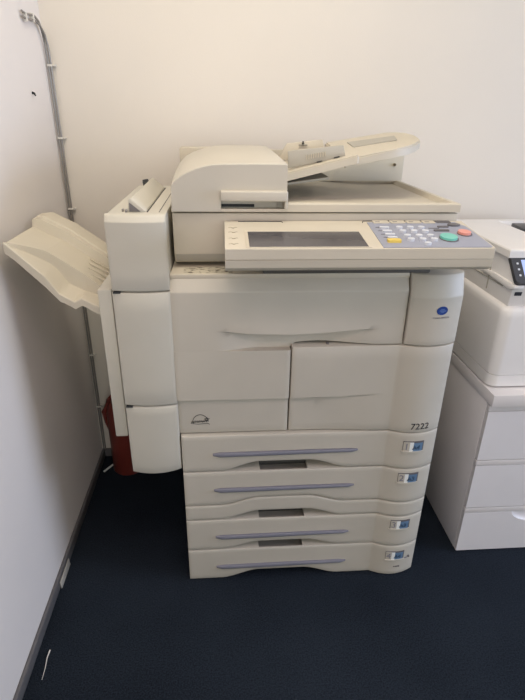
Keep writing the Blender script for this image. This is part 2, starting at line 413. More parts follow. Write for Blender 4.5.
# drawers
def arch(x, z0, h, a=-0.03, b=0.385):
    return z0 + h*smooth((x-a)/0.13)*smooth((b-x)/0.13)
def drx(): return frange(-0.143, 0.095, 0.012)+[0.098, 0.1]+frange(0.105, 0.25, 0.012)+[0.252, 0.254]+frange(0.262, 0.495, 0.012)+[0.4995]+frange(0.505, 0.660, 0.01)
def notch_t(x): return 0.006 if 0.1 <= x <= 0.252 else 0.054
db = lambda x, z: bulge(x)
drawers = [  # (zlo base, arch height, z top, has notch above, bar z, label centre z, number, size)
    (0.4755, 0.032, 0.6085, False, 0.540, 0.5605, '1', 'A4'),
    (0.3375, 0.029, 0.4703, True, 0.400, 0.437, '2', 'A3'),
    (0.1425, 0.028, 0.2705, True, 0.199, 0.238, '3', 'A3'),
    (0.0035, 0.033, 0.1370, True, 0.0605, 0.094, '4', 'A4')]
for zl, h, zt, nt_, bz, lz, num, sz in drawers:
    d = panel('paper_drawer', drx(), lambda x: arch(x, zl, h), lambda x: zt, db, notch_t if nt_ else 0.05, M['cream'], cp, nz=8, rnd=(1, 1, 1, 1))
    # grip recess behind the front edge
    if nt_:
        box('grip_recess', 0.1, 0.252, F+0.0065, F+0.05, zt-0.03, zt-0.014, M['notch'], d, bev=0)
    # handle strip
    bm = bmesh.new()
    b2 = bmesh.new()
    sec = [(-0.0045, 0.0), (-0.0065, -0.004), (-0.0045, -0.0085), (0.0015, -0.011), (0.0055, -0.009), (0.0065, -0.004), (0.005, 0.0)]
    rings = []
    for x in frange(-0.048, 0.408, 0.02):
        k = 1.0 if -0.044 < x < 0.404 else 0.45
        zz = bz + 0.003*smooth((x-0.0)/0.4)
        hs = 1.0-0.25*smooth((x-0.1)/0.3)
        rings.append([b2.verts.new((x, F+p[1]*k, zz+p[0]*k*hs*1.35)) for p in sec])
    for a, b in zip(rings, rings[1:]):
        for k in range(len(sec)): b2.faces.new((a[k], a[(k+1) % 7], b[(k+1) % 7], b[k]))
    b2.faces.new(rings[0][::-1]); b2.faces.new(rings[-1])
    o = link('handle', bm_me(b2), M['bar'], d, auto=50); o['label'] = 'lavender grey handle strip'
    # size window on the column
    lx0, lx1 = 0.545, 0.614
    def strip(name, xa, xb, za, zb, y0, y1, m, par):
        bm = bmesh.new(); xs_ = frange(xa, xb, 0.008); A = []
        for x in xs_:
            f0 = F-bulge(x)
            A.append([bm.verts.new((x, f0-y0, za)), bm.verts.new((x, f0-y0, zb)), bm.verts.new((x, f0-y1, zb)), bm.verts.new((x, f0-y1, za))])
        for a, b in zip(A, A[1:]):
            for k in range(4): bm.faces.new((a[k], a[(k+1) % 4], b[(k+1) % 4], b[k]))
        bm.faces.new(A[0][::-1]); bm.faces.new(A[-1])
        return link(name, bm_me(bm), m, par)
    sw = strip('size_window', lx0+0.001, lx1-0.001, lz-0.018, lz+0.020, -0.001, 0.0014, M['keyd'], d)
    strip('size_card', lx0+0.002, lx0+0.022, lz-0.0165, lz+0.0175, 0.0012, 0.0026, M['cream'], sw)
    strip('size_card', lx0+0.022, lx0+0.034, lz-0.0165, lz+0.0165, 0.0012, 0.0026, M['paper'], sw)
    strip('size_card', lx0+0.034, lx1-0.005, lz-0.0165, lz+0.0135, 0.0012, 0.0026, M['labelblue'], sw)
    strip('window_sill', lx0-0.002, lx1, lz-0.0215, lz-0.0165, 0.0, 0.0055, M['cream'], sw)
    text('tray_number', num, 0.034, lx0+0.012, lz, M['bar'], sw, off=0.0034)
    text('paper_size', sz, 0.022, lx0+0.044, lz-0.003, M['labeldark'], sw, off=0.0034, bold=0.0004)
panel('drawer_trim_strip', drx(), lambda x: arch(x, 0.2760, 0.031), lambda x: arch(x, 0.3325, 0.029), db, 0.05, M['cream'], cp, nz=5)
# indicator light and printed mark on the lowest drawer column
bm = bmesh.new(); add_tube(bm, [(0.633, F-bulge(0.633)+0.002, 0.079), (0.633, F-bulge(0.633)-0.004, 0.079)], 0.0042, 12)
link('indicator_lamp', bm_me(bm), M['keyd'], cp, auto=40)
box('indicator_base', 0.618, 0.628, F-bulge(0.622)-0.0015, F-bulge(0.622)+0.003, 0.0735, 0.0775, M['bar'], cp, bev=0.0005)
for k in range(4): box('printed_mark', 0.5805+k*0.0058, 0.5847+k*0.0058, F-bulge(0.592)-0.0012, F-bulge(0.592)+0.002, 0.0385, 0.0435, M['keyd'], cp, bev=0)
# lettering
text('model_number', '7222', 0.031, 0.590, 0.634, M['ink'], cp, sx=0.98)
text('maker_name', 'KONICA MINOLTA', 0.0062, 0.597, 0.993, M['bar'], cp, sx=0.95)
bm = bmesh.new(); n = 28; cxg, czg = 0.597, 1.014
ring = [(cxg+0.0165*math.cos(2*math.pi*k/n)*1.0, czg+0.0125*math.sin(2*math.pi*k/n)) for k in range(n)]
fa = [bm.verts.new((x, F-bulge(x)-0.0012, z)) for x, z in ring]; fb = [bm.verts.new((x, F-bulge(x)+0.001, z)) for x, z in ring]
bm.faces.new(fa); bm.faces.new(fb[::-1])
for k in range(n): bm.faces.new((fa[k], fa[(k+1) % n], fb[(k+1) % n], fb[k]))
em = link('round_emblem', bm_me(bm), M['blue'], cp)
bm = bmesh.new()
for j in range(5):
    hw = [0.005, 0.0095, 0.0115, 0.0095, 0.005][j]; z = czg+0.004*(j-2)*0.55
    add_box(bm, cxg-hw, cxg+hw, F-bulge(cxg)-0.0019, F-bulge(cxg)-0.0012, z-0.00055, z+0.00055)
link('emblem_lines', bm_me(bm), mat('pale_blue_ink', (0.12, 0.2, 0.45), 0.5), em)
# small energy mark: arc with handwriting and a star
bm = bmesh.new(); b0 = F+0.0125
pts = [(-0.083+0.023*math.cos(a), b0-0.0005, 0.652+0.026*math.sin(a)) for a in [math.pi*(1.02-1.0*k/14) for k in range(15)]]
add_tube(bm, pts, 0.0009, 5)
random.seed(3)
px_ = -0.109; P = []
for k in range(30): P.append((-0.110+k*0.00165, b0-0.0006, 0.650+[0, 0.006, 0.001, 0.007, -0.002, 0.004, 0.0, 0.008][k % 8]*0.9+0.0001*k))
add_tube(bm, P, 0.0010, 5)
star = [(-0.063+0.008*(1 if k % 2 else 0.42)*math.cos(math.pi/2+math.pi*k/5+math.pi/5), b0-0.0006, 0.661+0.008*(1 if k % 2 else 0.42)*math.sin(math.pi/2+math.pi*k/5+math.pi/5)) for k in range(11)]
add_tube(bm, star, 0.0009, 5)
add_tube(bm, [(-0.112, b0-0.0005, 0.648), (-0.09, b0-0.0005, 0.6445), (-0.06, b0-0.0005, 0.647), (-0.055, b0-0.0005, 0.643)], 0.0008, 5)
link('energy_emblem', bm_me(bm), M['ink'], cp)

# ---- scanner unit
SX0, SX1 = -0.137, 0.638
sc = prism('scanner_unit', [(1.366, 1.152), (1.366, 1.2615), (1.935, 1.2615), (1.935, 1.125), (1.383, 1.125), (1.379, 1.130)], SX0, SX1, M['cream2'], cp, 'x', 0.004)
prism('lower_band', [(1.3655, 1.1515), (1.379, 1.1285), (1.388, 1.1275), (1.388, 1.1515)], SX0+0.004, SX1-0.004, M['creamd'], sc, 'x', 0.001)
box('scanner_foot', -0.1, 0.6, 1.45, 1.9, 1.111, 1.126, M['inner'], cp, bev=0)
# hinge block and back upright
box('hinge_cover', -0.150, -0.03, 1.88, 1.945, 1.262, 1.392, M['cream2'], cp, bev=0.005)
# ---- platen lid, a shallow paper tray with a raised rim
lidx = [SX0, SX0+0.002, 0.158, 0.1665, 0.2, 0.26, 0.32, 0.38, 0.44, 0.5, 0.55, 0.59, 0.607, 0.611, 0.620, 0.632, 0.6370, 0.6380]
lidy = [1.358, 1.3605, 1.366, 1.374, 1.378, 1.42, 1.48, 1.54, 1.60, 1.66, 1.72, 1.78, 1.84, 1.88, 1.90, 1.93, 1.938, 1.94]
def lid_z(x, y):
    if x < 0.16 and y < 1.9: return 1.2735
    if y <= 1.3745 or y >= 1.90 or x >= 0.616 or x < 0.1:
        z = 1.2885
        if y > 1.9: z = 1.292
    else:
        u = (y-1.378)/0.5
        z = 1.277 + 0.012*smooth((0.34-abs(x-0.30)-0.25*u)/0.2)*u
        z = 1.276 + 0.018*u*smooth((x-0.16)/0.1)*smooth((0.52-x)/0.35)
    if x in (lidx[0], lidx[-1]) or y in (lidy[0], lidy[-1]): z -= 0.004
    elif x in (lidx[1], lidx[-2]) or y in (lidy[1], lidy[-2]): z -= 0.001
    return z
def heightslab(name, X, Y, fz, fb, m, parent, auto=30):
    bm = bmesh.new(); T = [[bm.verts.new((x, y, fz(x, y))) for y in Y] for x in X]; B = [[bm.verts.new((x, y, fb(x, y))) for y in Y] for x in X]
    for i in range(len(X)-1):
        for j in range(len(Y)-1):
            bm.faces.new((T[i][j], T[i+1][j], T[i+1][j+1], T[i][j+1])); bm.faces.new((B[i][j], B[i][j+1], B[i+1][j+1], B[i+1][j]))
        bm.faces.new((T[i][0], B[i][0], B[i+1][0], T[i+1][0])); bm.faces.new((T[i][-1], T[i+1][-1], B[i+1][-1], B[i][-1]))
    for j in range(len(Y)-1):
        bm.faces.new((T[0][j], T[0][j+1], B[0][j+1], B[0][j])); bm.faces.new((T[-1][j], B[-1][j], B[-1][j+1], T[-1][j+1]))
    return link(name, bm_me(bm), m, parent, auto=auto)
heightslab('platen_lid', lidx, lidy, lid_z, lambda x, y: 1.2655, M['cream2'], cp)
# ---- document feeder housing: lofted hump
prof_f = [(-0.136, 1.2675), (-0.135, 1.325), (-0.133, 1.335), (-0.122, 1.3475), (-0.108, 1.357), (-0.092, 1.3655), (-0.07, 1.374), (-0.05, 1.380), (-0.03, 1.384), (0.0, 1.386), (0.08, 1.387), (0.158, 1.387), (0.164, 1.384), (0.165, 1.2945), (-0.0085, 1.2945), (-0.0085, 1.2675)]
prof_b = [(-0.136, 1.2675), (-0.135, 1.345), (-0.131, 1.362), (-0.118, 1.375), (-0.100, 1.385), (-0.08, 1.392), (-0.055, 1.399), (-0.03, 1.404), (-0.01, 1.406), (0.02, 1.407), (0.08, 1.407), (0.135, 1.406), (0.142, 1.402), (0.143, 1.2945), (-0.0085, 1.2945), (-0.0085, 1.2675)]
bm = bmesh.new(); secs = []
for y, t, dz in [(1.357, 0.0, -0.0035), (1.359, 0.0, -0.001), (1.364, 0.0, 0), (1.43, 0.35, 0.001), (1.5, 0.6, 0.002), (1.6, 0.85, 0.002), (1.72, 1, 0.001), (1.80, 1, -0.002), (1.85, 1, -0.012), (1.875, 1, -0.04)]:
    secs.append([bm.verts.new((a[0]+(b[0]-a[0])*t, y, a[1]+(b[1]-a[1])*t+(dz if a[1] > 1.30 else 0))) for a, b in zip(prof_f, prof_b)])
# the front slot is cut as its own set of faces: body above a shelf, dark mouth below
for a, b in zip(secs, secs[1:]):
    for k in range(len(a)): bm.faces.new((a[k], b[k], b[(k+1) % len(a)], a[(k+1) % len(a)]))
bm.faces.new(secs[0]); bm.faces.new(secs[-1][::-1])
add_box(bm, -0.009, 0.142, 1.376, 1.86, 1.2738, 1.2955)
add_box(bm, 0.14, 0.163, 1.376, 1.43, 1.2738, 1.2955)
bmesh.ops.remove_doubles(bm, verts=bm.verts, dist=1e-6)
adf = link('document_feeder', bm_me(bm), M['cream'], cp, auto=30)
box('feeder_lip', -0.009, 0.1655, 1.338, 1.372, 1.2945, 1.3205, M['cream'], adf, bev=0.004, seg=3)
box('slot_mouth', -0.007, 0.08, 1.3735, 1.3765, 1.276, 1.283, M['dark'], adf, bev=0)
box('slot_end_cap', 0.157, 0.1655, 1.342, 1.378, 1.275, 1.300, M['cream'], adf, bev=0.002)
# separation notch at the feeder's top right
# ---- rear upright behind the feed tray
up = prism('rear_upright', [(0.14, 1.286), (0.64, 1.286), (0.64, 1.383), (0.635, 1.388), (0.14, 1.388)], 1.866, 1.89, M['cream2'], cp, 'y', 0.003)
tube('screw', [(0.606, 1.868, 1.343), (0.606, 1.861, 1.343)], 0.0055, M['brass'], up, 12)
tube('screw_socket', [(0.606, 1.862, 1.343), (0.606, 1.8605, 1.343)], 0.0028, M['dark'], up, 8)
# ---- feed tray
def slab(name, pts, ztop, th, m, parent, bev=0.004):
    """pts plan outline (x,y), ztop(x,y)"""
    b = bmesh.new(); A = [b.verts.new((x, y, ztop(x, y))) for x, y in pts]; B = [b.verts.new((x, y, ztop(x, y)-th)) for x, y in pts]
    b.faces.new(A); b.faces.new(B[::-1]); n = len(pts)
    for k in range(n): b.faces.new((A[k], B[k], B[(k+1) % n], A[(k+1) % n]))
    bmesh.ops.recalc_face_normals(b, faces=b.faces)
    top = [e for e in b.edges if all(v in A for v in e.verts)]
    if bev: bmesh.ops.bevel(b, geom=top, offset=bev, segments=2, affect='EDGES', clamp_overlap=True)
    return link(name, bm_me(b), m, parent, auto=35)
zl_ = lambda x, y: 1.354+(x-0.171)*0.247
ft = slab('feed_tray', [(0.150, 1.45), (0.366, 1.45), (0.372, 1.456), (0.372, 1.80), (0.150, 1.80)], zl_, 0.022, M['cream2'], cp)
def zu(x, y): return lin(x, [(0.3, 1.392), (0.36, 1.405), (0.45, 1.424), (0.55, 1.436), (0.66, 1.440)])+(y-1.62)*0.09
slab('tray_extension', [(0.34, 1.475), (0.42, 1.478), (0.48, 1.488), (0.525, 1.508), (0.558, 1.54), (0.585, 1.585), (0.602, 1.64), (0.608, 1.70), (0.600, 1.75), (0.575, 1.785), (0.54, 1.797), (0.34, 1.80)], zu, 0.022, M['cream2'], ft)
slab('extension_inlay', [(0.395, 1.62), (0.53, 1.635), (0.54, 1.70), (0.395, 1.715)], lambda x, y: zu(x, y)+0.0015, 0.004, M['creamd'], ft, bev=0)
# paper guides
hexa('paper_guide', [(0.182, 1.496, 1.362), (0.344, 1.496, 1.393), (0.344, 1.508, 1.393), (0.182, 1.508, 1.362),
                     (0.180, 1.500, 1.407), (0.336, 1.500, 1.424), (0.336, 1.510, 1.424), (0.180, 1.510, 1.407)], M['creamd'], ft, 0.002)
bm = bmesh.new()
for k in range(9):
    x = 0.232+k*0.0065; z = 1.386+k*0.0011
    add_box(bm, x, x+0.002, 1.4945, 1.499, z, z+0.012)
link('guide_ribs', bm_me(bm), M['cream2'], ft)
hexa('paper_guide', [(0.175, 1.745, 1.36), (0.330, 1.745, 1.395), (0.330, 1.757, 1.395), (0.175, 1.757, 1.36),
                     (0.205, 1.752, 1.414), (0.322, 1.752, 1.428), (0.322, 1.760, 1.428), (0.205, 1.760, 1.414)], M['cream2'], ft, 0.002)
bm = bmesh.new(); add_box(bm, 0.244, 0.272, 1.7435, 1.7475, 1.4095, 1.4115); add_box(bm, 0.2555, 0.2595, 1.7435, 1.7475, 1.413, 1.422)
add_prism(bm, [(0.252, 1.417), (0.263, 1.417), (0.2575, 1.412)], 1.7435, 1.7475, 'y')
link('guide_arrow', bm_me(bm), M['ink'], ft)
prism('guide_slot', [(0.262, 1.3785), (0.276, 1.3815), (0.276, 1.3835), (0.262, 1.3805)], 1.49, 1.56, M['dark'], ft, 'y', 0)
prism('guide_slot', [(0.31, 1.390), (0.325, 1.3935), (0.325, 1.3955), (0.31, 1.392)], 1.49, 1.56, M['dark'], ft, 'y', 0)
# exit plates under the feed tray
slab('exit_plate', [(0.150, 1.50), (0.30, 1.50), (0.30, 1.78), (0.150, 1.78)], lambda x, y: 1.318+(x-0.15)*0.14, 0.006, M['creamd'], cp, bev=0)

# ---- control console
CY0, CY1 = 1.15, 1.345
def pz(y): return 1.219+(y-1.15)*0.12
cons = prism('control_console', [(1.150, pz(1.15)-0.002), (1.153, pz(1.153)), (1.352, pz(1.352)), (1.357, pz(1.352)-0.004), (1.357, 1.178), (1.22, 1.152), (1.163, 1.163), (1.153, 1.172), (1.1505, 1.1905), (1.153, 1.1915), (1.1495, 1.1925)], 0.0, 0.644, M['cream2'], cp, 'x', 0.0)
for md in [cons.modifiers.new('bev', 'BEVEL')]:
    md.width = 0.006; md.segments = 3; md.limit_method = 'ANGLE'; md.angle_limit = math.radians(60)
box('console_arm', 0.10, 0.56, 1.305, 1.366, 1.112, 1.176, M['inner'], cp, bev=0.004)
def plate(name, pts, h, m, parent, lift=0.0):
    """outline (x,y) laid on the console's sloping top"""
    b = bmesh.new(); A = [b.verts.new((x, y, pz(y)+lift+h)) for x, y in pts]; B = [b.verts.new((x, y, pz(y)+lift-0.001)) for x, y in pts]
    b.faces.new(A); b.faces.new(B[::-1]); n = len(pts)
    for k in range(n): b.faces.new((A[k], B[k], B[(k+1) % n], A[(k+1) % n]))
    return link(name, bm_me(b), m, parent)
def rc(x0, x1, y0, y1, r=0.0, n=4):
    if not r: return [(x0, y0), (x1, y0), (x1, y1), (x0, y1)]
    P = []
    for cx_, cy_, a0 in ((x1-r, y1-r, 0), (x0+r, y1-r, 90), (x0+r, y0+r, 180), (x1-r, y0+r, 270)):
        for k in range(n+1):
            a = math.radians(a0+90*k/n); P.append((cx_+r*math.cos(a), cy_+r*math.sin(a)))
    return P
def ell(cx_, cy_, rx, ry, n=24): return [(cx_+rx*math.cos(2*math.pi*k/n), cy_+ry*math.sin(2*math.pi*k/n)) for k in range(n)]
bz_ = plate('screen_bezel', rc(0.050, 0.347, 1.1525, 1.272, 0.003), 0.0012, M['cream2'], cons)
sc_ = plate('touch_screen', rc(0.057, 0.338, 1.157, 1.262), 0.0016, M['lcd'], cons)
kp = plate('keypad', [(0.372, 1.1525), (0.634, 1.1525), (0.639, 1.157), (0.637, 1.30), (0.618, 1.338), (0.378, 1.336)], 0.0015, M['keys'], cons); kp['label'] = 'lavender grey key area'
def key(name, x, y, rx, ry, m, h=0.006):
    return plate(name, ell(x, y, rx, ry, 18), h, m, kp, 0.0015)
for r, yy in enumerate((1.284, 1.256, 1.222, 1.196)):
    for c, xx in enumerate((0.449, 0.478, 0.507)):
        key('number_key', xx+0.001*r, yy, 0.0085, 0.0065, M['key'])
key('number_key', 0.484, 1.168, 0.0085, 0.006, M['key'])
for yy in (1.285, 1.258, 1.232, 1.209):
    plate('function_key', rc(0.398, 0.422, yy-0.005, yy+0.005, 0.003), 0.005, M['key'], kp, 0.0015)
    plate('key_caption', rc(0.390, 0.414, yy+0.008, yy+0.0105), 0.0007, M['keyd'], kp, 0.0015)
o = plate('copy_mode_key', rc(0.391, 0.424, 1.180, 1.196, 0.003), 0.006, M['yellow'], kp, 0.0015); o['label'] = 'yellow key'
o = key('start_key_rim', 0.552, 1.209, 0.0235, 0.025, M['keyd'], 0.002)
o = key('start_key', 0.551, 1.209, 0.021, 0.022, M['green'], 0.007); o['label'] = 'round green key'
o = key('stop_key_rim', 0.606, 1.243, 0.0185, 0.0195, M['keyd'], 0.002)
o = key('stop_key', 0.605, 1.243, 0.016, 0.017, M['red'], 0.007); o['label'] = 'round salmon red key'
plate('mode_button', ell(0.604, 1.309, 0.017, 0.009), 0.004, M['keyd'], kp, 0.0015)
plate('mode_button', rc(0.555, 0.585, 1.292, 1.300, 0.003), 0.003, M['keyd'], kp, 0.0015)
plate('mode_button', rc(0.535, 0.575, 1.262, 1.272, 0.003), 0.003, M['keyd'], kp, 0.0015)
plate('key_caption', rc(0.528, 0.556, 1.284, 1.289), 0.0007, M['keyd'], kp, 0.0015)
for k, (a, b) in enumerate(((0.394, 0.436), (0.441, 0.480), (0.485, 0.524), (0.529, 0.562))):
    tb = plate('index_tab', rc(a, b, 1.3265, 1.3475, 0.002), 0.003, M['cream2'], cons)
    plate('tab_mark', rc(a+0.006, a+0.018, 1.334, 1.337), 0.0006, M['keyd'], tb, 0.003)
plate('index_tab', rc(0.567, 0.606, 1.3295, 1.3475, 0.002), 0.003, M['keyd'], cons)
bm = bmesh.new()
for pts_ in ([(0.036, 1.346), (0.150, 1.346), (0.152, 1.338)], [(0.366, 1.336), (0.370, 1.3495), (0.60, 1.3495)]):
    tube('hinge_slit', [(x, y, pz(y)+0.0006) for x, y in pts_], 0.0013, M['ink'], cons, 6)
bm.free()
bm = bmesh.new()
for yy in (1.180, 1.218, 1.262, 1.296):
    P = [(0.010+0.003*k+0.001*((k*7) % 3), yy+0.004*math.sin(k*1.3), pz(yy)+0.0002) for k in range(8)]
    tube('scuff_mark', P, 0.0008, M['scuff'], cons, 5)
bm.free()

# ---- finisher on the left
FX0, FX1 = -0.298, -0.147
fn = bmesh.new()
add_box(fn, -0.293, -0.150, 1.30, 1.86, 0.50, 1.266, 0.004)
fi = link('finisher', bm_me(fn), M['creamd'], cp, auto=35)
box('finisher_top', -0.294, -0.1485, 1.302, 1.862, 1.2662, 1.2675, M['fin'], fi, bev=0)
box('finisher_side', -0.1502, -0.1480, 1.302, 1.862, 0.50, 1.2665, M['fin'], fi, bev=0)
def fb(x):
    t = (x-FX0)/(FX1-FX0); return 0.040*t*(1-t)
def d_f(x, z): return fb(x)+0.0
fx = frange(FX0, FX1, 0.0105)
def d_ftop(x, z): return fb(x)-0.012*max(0, (z-1.252)/0.016)
panel('finisher_cover', fx, lambda x: 1.0735, lambda x: 1.2685, d_ftop, 0.03, M['fin'], fi, zs=[1.12, 1.18, 1.24, 1.250, 1.252, 1.254, 1.262], rnd=(1, 1, 1, 1), e=0.003)
panel('finisher_door', fx, lambda x: 0.7255, lambda x: 1.0695, d_f, 0.03, M['fin'], fi, nz=6, e=0.003)
panel('finisher_cover', fx, lambda x: 0.476+0.007*(2*abs((x-FX0)/(FX1-FX0)-0.4))**2, lambda x: 0.7215, lambda x, z: fb(x)-0.004*max(0, (0.52-z)/0.04), 0.03, M['fin'], fi, nz=8, e=0.004)
box('gap_shade_strip', -0.3035, -0.2985, 1.312, 1.34, 0.607, 1.07, M['dark'], fi, bev=0)  # added dark strip, paints the shade in the gap beside the doors
box('finisher_side_plate', -0.3395, -0.3025, 1.305, 1.80, 0.606, 1.072, M['fin'], fi, bev=0.004)
bm = bmesh.new()
bm.free()
for z_ in (1.0715, 0.7235): box('hinge_pin', -0.294, -0.275, 1.2835, 1.302, z_-0.0035, z_+0.001, M['dark'], fi, bev=0)
# top of finisher
prism('lift_flap', [(-0.246, 1.2675), (-0.242, 1.298), (-0.236, 1.302), (-0.200, 1.2705), (-0.200, 1.2665)], 1.338, 1.80, M['fin'], fi, 'y', 0.0015)
prism('flap_opening', [(-0.241, 1.2695), (-0.240, 1.292), (-0.213, 1.2695)], 1.3365, 1.3385, M['keyd'], fi, 'y', 0)
bm = bmesh.new(); add_box(bm, -0.1985, -0.1955, 1.34, 1.80, 1.2665, 1.2682); add_box(bm, -0.1675, -0.166, 1.34, 1.80, 1.2665, 1.2682)
link('top_groove', bm_me(bm), M['dark'], fi)
tube('hinge_knob', [(-0.262, 1.762, 1.282), (-0.246, 1.762, 1.285)], 0.017, M['dark'], fi, 14)
box('bracket', -0.262, -0.258, 1.345, 1.357, 1.266, 1.274, M['steel'], fi, bev=0.0005)
box('bracket', -0.252, -0.247, 1.335, 1.343, 1.266, 1.275, M['steel'], fi, bev=0.0005)
# output tray
TX = [-0.573, -0.5705, -0.566, -0.55, -0.53, -0.51, -0.492, -0.4835, -0.4825, -0.468, -0.4515, -0.4505, -0.44, -0.43, -0.4145, -0.4135, -0.404, -0.3945, -0.3935, -0.38, -0.365, -0.3535, -0.3525, -0.34, -0.32, -0.305, -0.294]
def t_front(x): return lin(x, [(-0.58, 1.198), (-0.569, 1.188), (-0.483, 1.100), (-0.451, 1.050), (-0.414, 1.026), (-0.394, 1.036), (-0.353, 1.014), (-0.29, 0.985)])
def t_main(x): return lin(x, [(-0.58, 1.190), (-0.565, 1.183), (-0.492, 1.152), (-0.400, 1.086), (-0.344, 1.043), (-0.29, 1.003)])
def t_low(x): return lin(x, [(-0.58, 1.19), (-0.572, 1.182), (-0.472, 1.108), (-0.439, 1.056), (-0.400, 1.036), (-0.34, 1.02), (-0.29, 1.0)])
def t_rail(x): return lin(x, [(-0.58, 1.206), (-0.55, 1.206), (-0.485, 1.172), (-0.404, 1.113), (-0.344, 1.070), (-0.29, 1.030)])
def t_cols(x):
    ys = lin(x, [(-0.573, 1.360), (-0.52, 1.395), (-0.48, 1.410), (-0.40, 1.412), (-0.34, 1.40), (-0.29, 1.39)])
    f_, m_, l_, r_ = t_front(x), t_main(x), t_low(x), t_rail(x)
    l_ = min(l_, m_-0.0005)
    rec = 0.006*smooth((x+0.56)/0.03)*smooth((-0.37-x)/0.03)
    return [(1.345, f_-0.004), (1.3475, f_-0.001), (1.352, f_), ((1.352+ys)/2, f_+(l_-f_)*0.5), (ys-0.001, l_), (ys+0.001, m_), (ys+0.02, m_),
            (ys+0.04, m_-rec*0.3), (1.50, m_-rec), (1.545, m_-rec), (1.569, m_-rec), (1.577, r_), (1.600, r_+0.001), (1.604, r_-0.003), (1.610, r_-0.003), (1.614, r_+0.002), (1.66, r_+0.002), (1.712, r_-0.004), (1.718, r_-0.006), (1.720, r_-0.012)]
bm = bmesh.new(); TT = []; TB = []
for i, x in enumerate(TX):
    drop = 0.003 if i == 0 else 0
    cols = t_cols(x); lo = min(min(c[1] for c in cols), t_front(x))
    th = lin(x, [(-0.58, 0.022), (-0.483, 0.030), (-0.44, 0.018), (-0.40, 0.018), (-0.29, 0.028)])
    TT.append([bm.verts.new((x, y, z-drop)) for y, z in cols]); TB.append([bm.verts.new((x, y, lo-th)) for y, z in cols])
for i in range(len(TX)-1):
    for j in range(len(TT[0])-1):
        bm.faces.new((TT[i][j], TT[i+1][j], TT[i+1][j+1], TT[i][j+1])); bm.faces.new((TB[i][j], TB[i][j+1], TB[i+1][j+1], TB[i+1][j]))
    bm.faces.new((TT[i][0], TB[i][0], TB[i+1][0], TT[i+1][0])); bm.faces.new((TT[i][-1], TT[i+1][-1], TB[i+1][-1], TB[i][-1]))
for j in range(len(TT[0])-1):
    bm.faces.new((TT[0][j], TT[0][j+1], TB[0][j+1], TB[0][j])); bm.faces.new((TT[-1][j], TB[-1][j], TB[-1][j+1], TT[-1][j+1]))
ot = link('output_tray', bm_me(bm), M['tray'], cp, auto=12)
for k, y in enumerate((1.44, 1.475, 1.51, 1.545)):
    x0 = -0.395-0.006*k
    zz = lambda x: t_main(x)-0.004
    hexa('tray_rib', [(x0, y, zz(x0)), (-0.295, y-0.004, zz(-0.295)), (-0.295, y+0.008, zz(-0.295)), (x0, y+0.002, zz(x0)),
                      (x0, y, zz(x0)+0.003), (-0.295, y-0.002, zz(-0.295)+0.026), (-0.295, y+0.008, zz(-0.295)+0.026), (x0, y+0.003, zz(x0)+0.003)], M['tray'], ot, 0.001)
# tray support under the tray's inner end
prism('tray_bracket', [(-0.40, 1.004), (-0.337, 0.975), (-0.337, 1.0), (-0.40, 1.012)], 1.40, 1.66, M['tray'], ot, 'y', 0.002)

# ------------------------------------------------------------------ storage cabinet on the right
cb = empty('drawer_cabinet', (1.16, 1.68, 0), 'white three-drawer office cabinet standing right of the photocopier, carrying a printer', 'cabinet')
CX0, CX1 = 0.855, 1.475
box('carcass', CX0, CX1, 1.380, 2.0, 0.004, 0.6495, M['whitec'], cb, bev=0.002)
box('cabinet_top', CX0-0.002, CX1+0.002, 1.345, 2.0, 0.650, 0.692, M['whitec'], cb, bev=0.001)
for z0, z1 in ((0.428, 0.6445), (0.216, 0.424), (0.006, 0.2115)):
    bm = bmesh.new()
    # drawer front with a half-round finger cut-out at its top middle
    hc = 1.15; hw = 0.115; hh = 0.052; ztop = z1-0.022
    pts = [(CX0+0.001, z0), (CX1-0.001, z0), (CX1-0.001, ztop), (hc+hw, ztop)]
    pts += [(hc+hw*math.cos(a), ztop-hh*math.sin(a)) for a in [math.pi*k/16 for k in range(1, 16)]]
    pts += [(hc-hw, ztop), (CX0+0.001, ztop)]
    add_prism(bm, pts, 1.36, 1.378, 'y', 0)
    dr = link('drawer', bm_me(bm), M['whitec'], cb)
    box('top_lip', CX0+0.001, CX1-0.001, 1.3605, 1.378, ztop+0.0018, z1, M['whitec'], dr, bev=0.0005)
    bm = bmesh.new()
    rr = []
    for k in range(13):
        a = math.pi*k/12
        rr.append([bm.verts.new((hc+hw*math.cos(a)*f, 1.3615+dp, ztop-hh*math.sin(a)*f)) for f, dp in ((1, 0), (0.93, 0.006), (0.8, 0.011), (0.5, 0.0155))])
    for a, b in zip(rr, rr[1:]):
        for k in range(3): bm.faces.new((a[k], a[k+1], b[k+1], b[k]))
    link('finger_pull', bm_me(bm), M['whitec'], dr, smooth=True)
box('plinth', CX0+0.02, CX1-0.02, 1.40, 1.98, 0.0, 0.006, M['dark'], cb, bev=0)

# ------------------------------------------------------------------ white laser printer
lp = empty('laser_printer', (1.10, 1.66, 0.6925), 'white desktop laser printer with a dark tilted touch panel, sitting on the cabinet', 'printer')
PX0, PX1 = 0.851, 1.33
bm = bmesh.new()
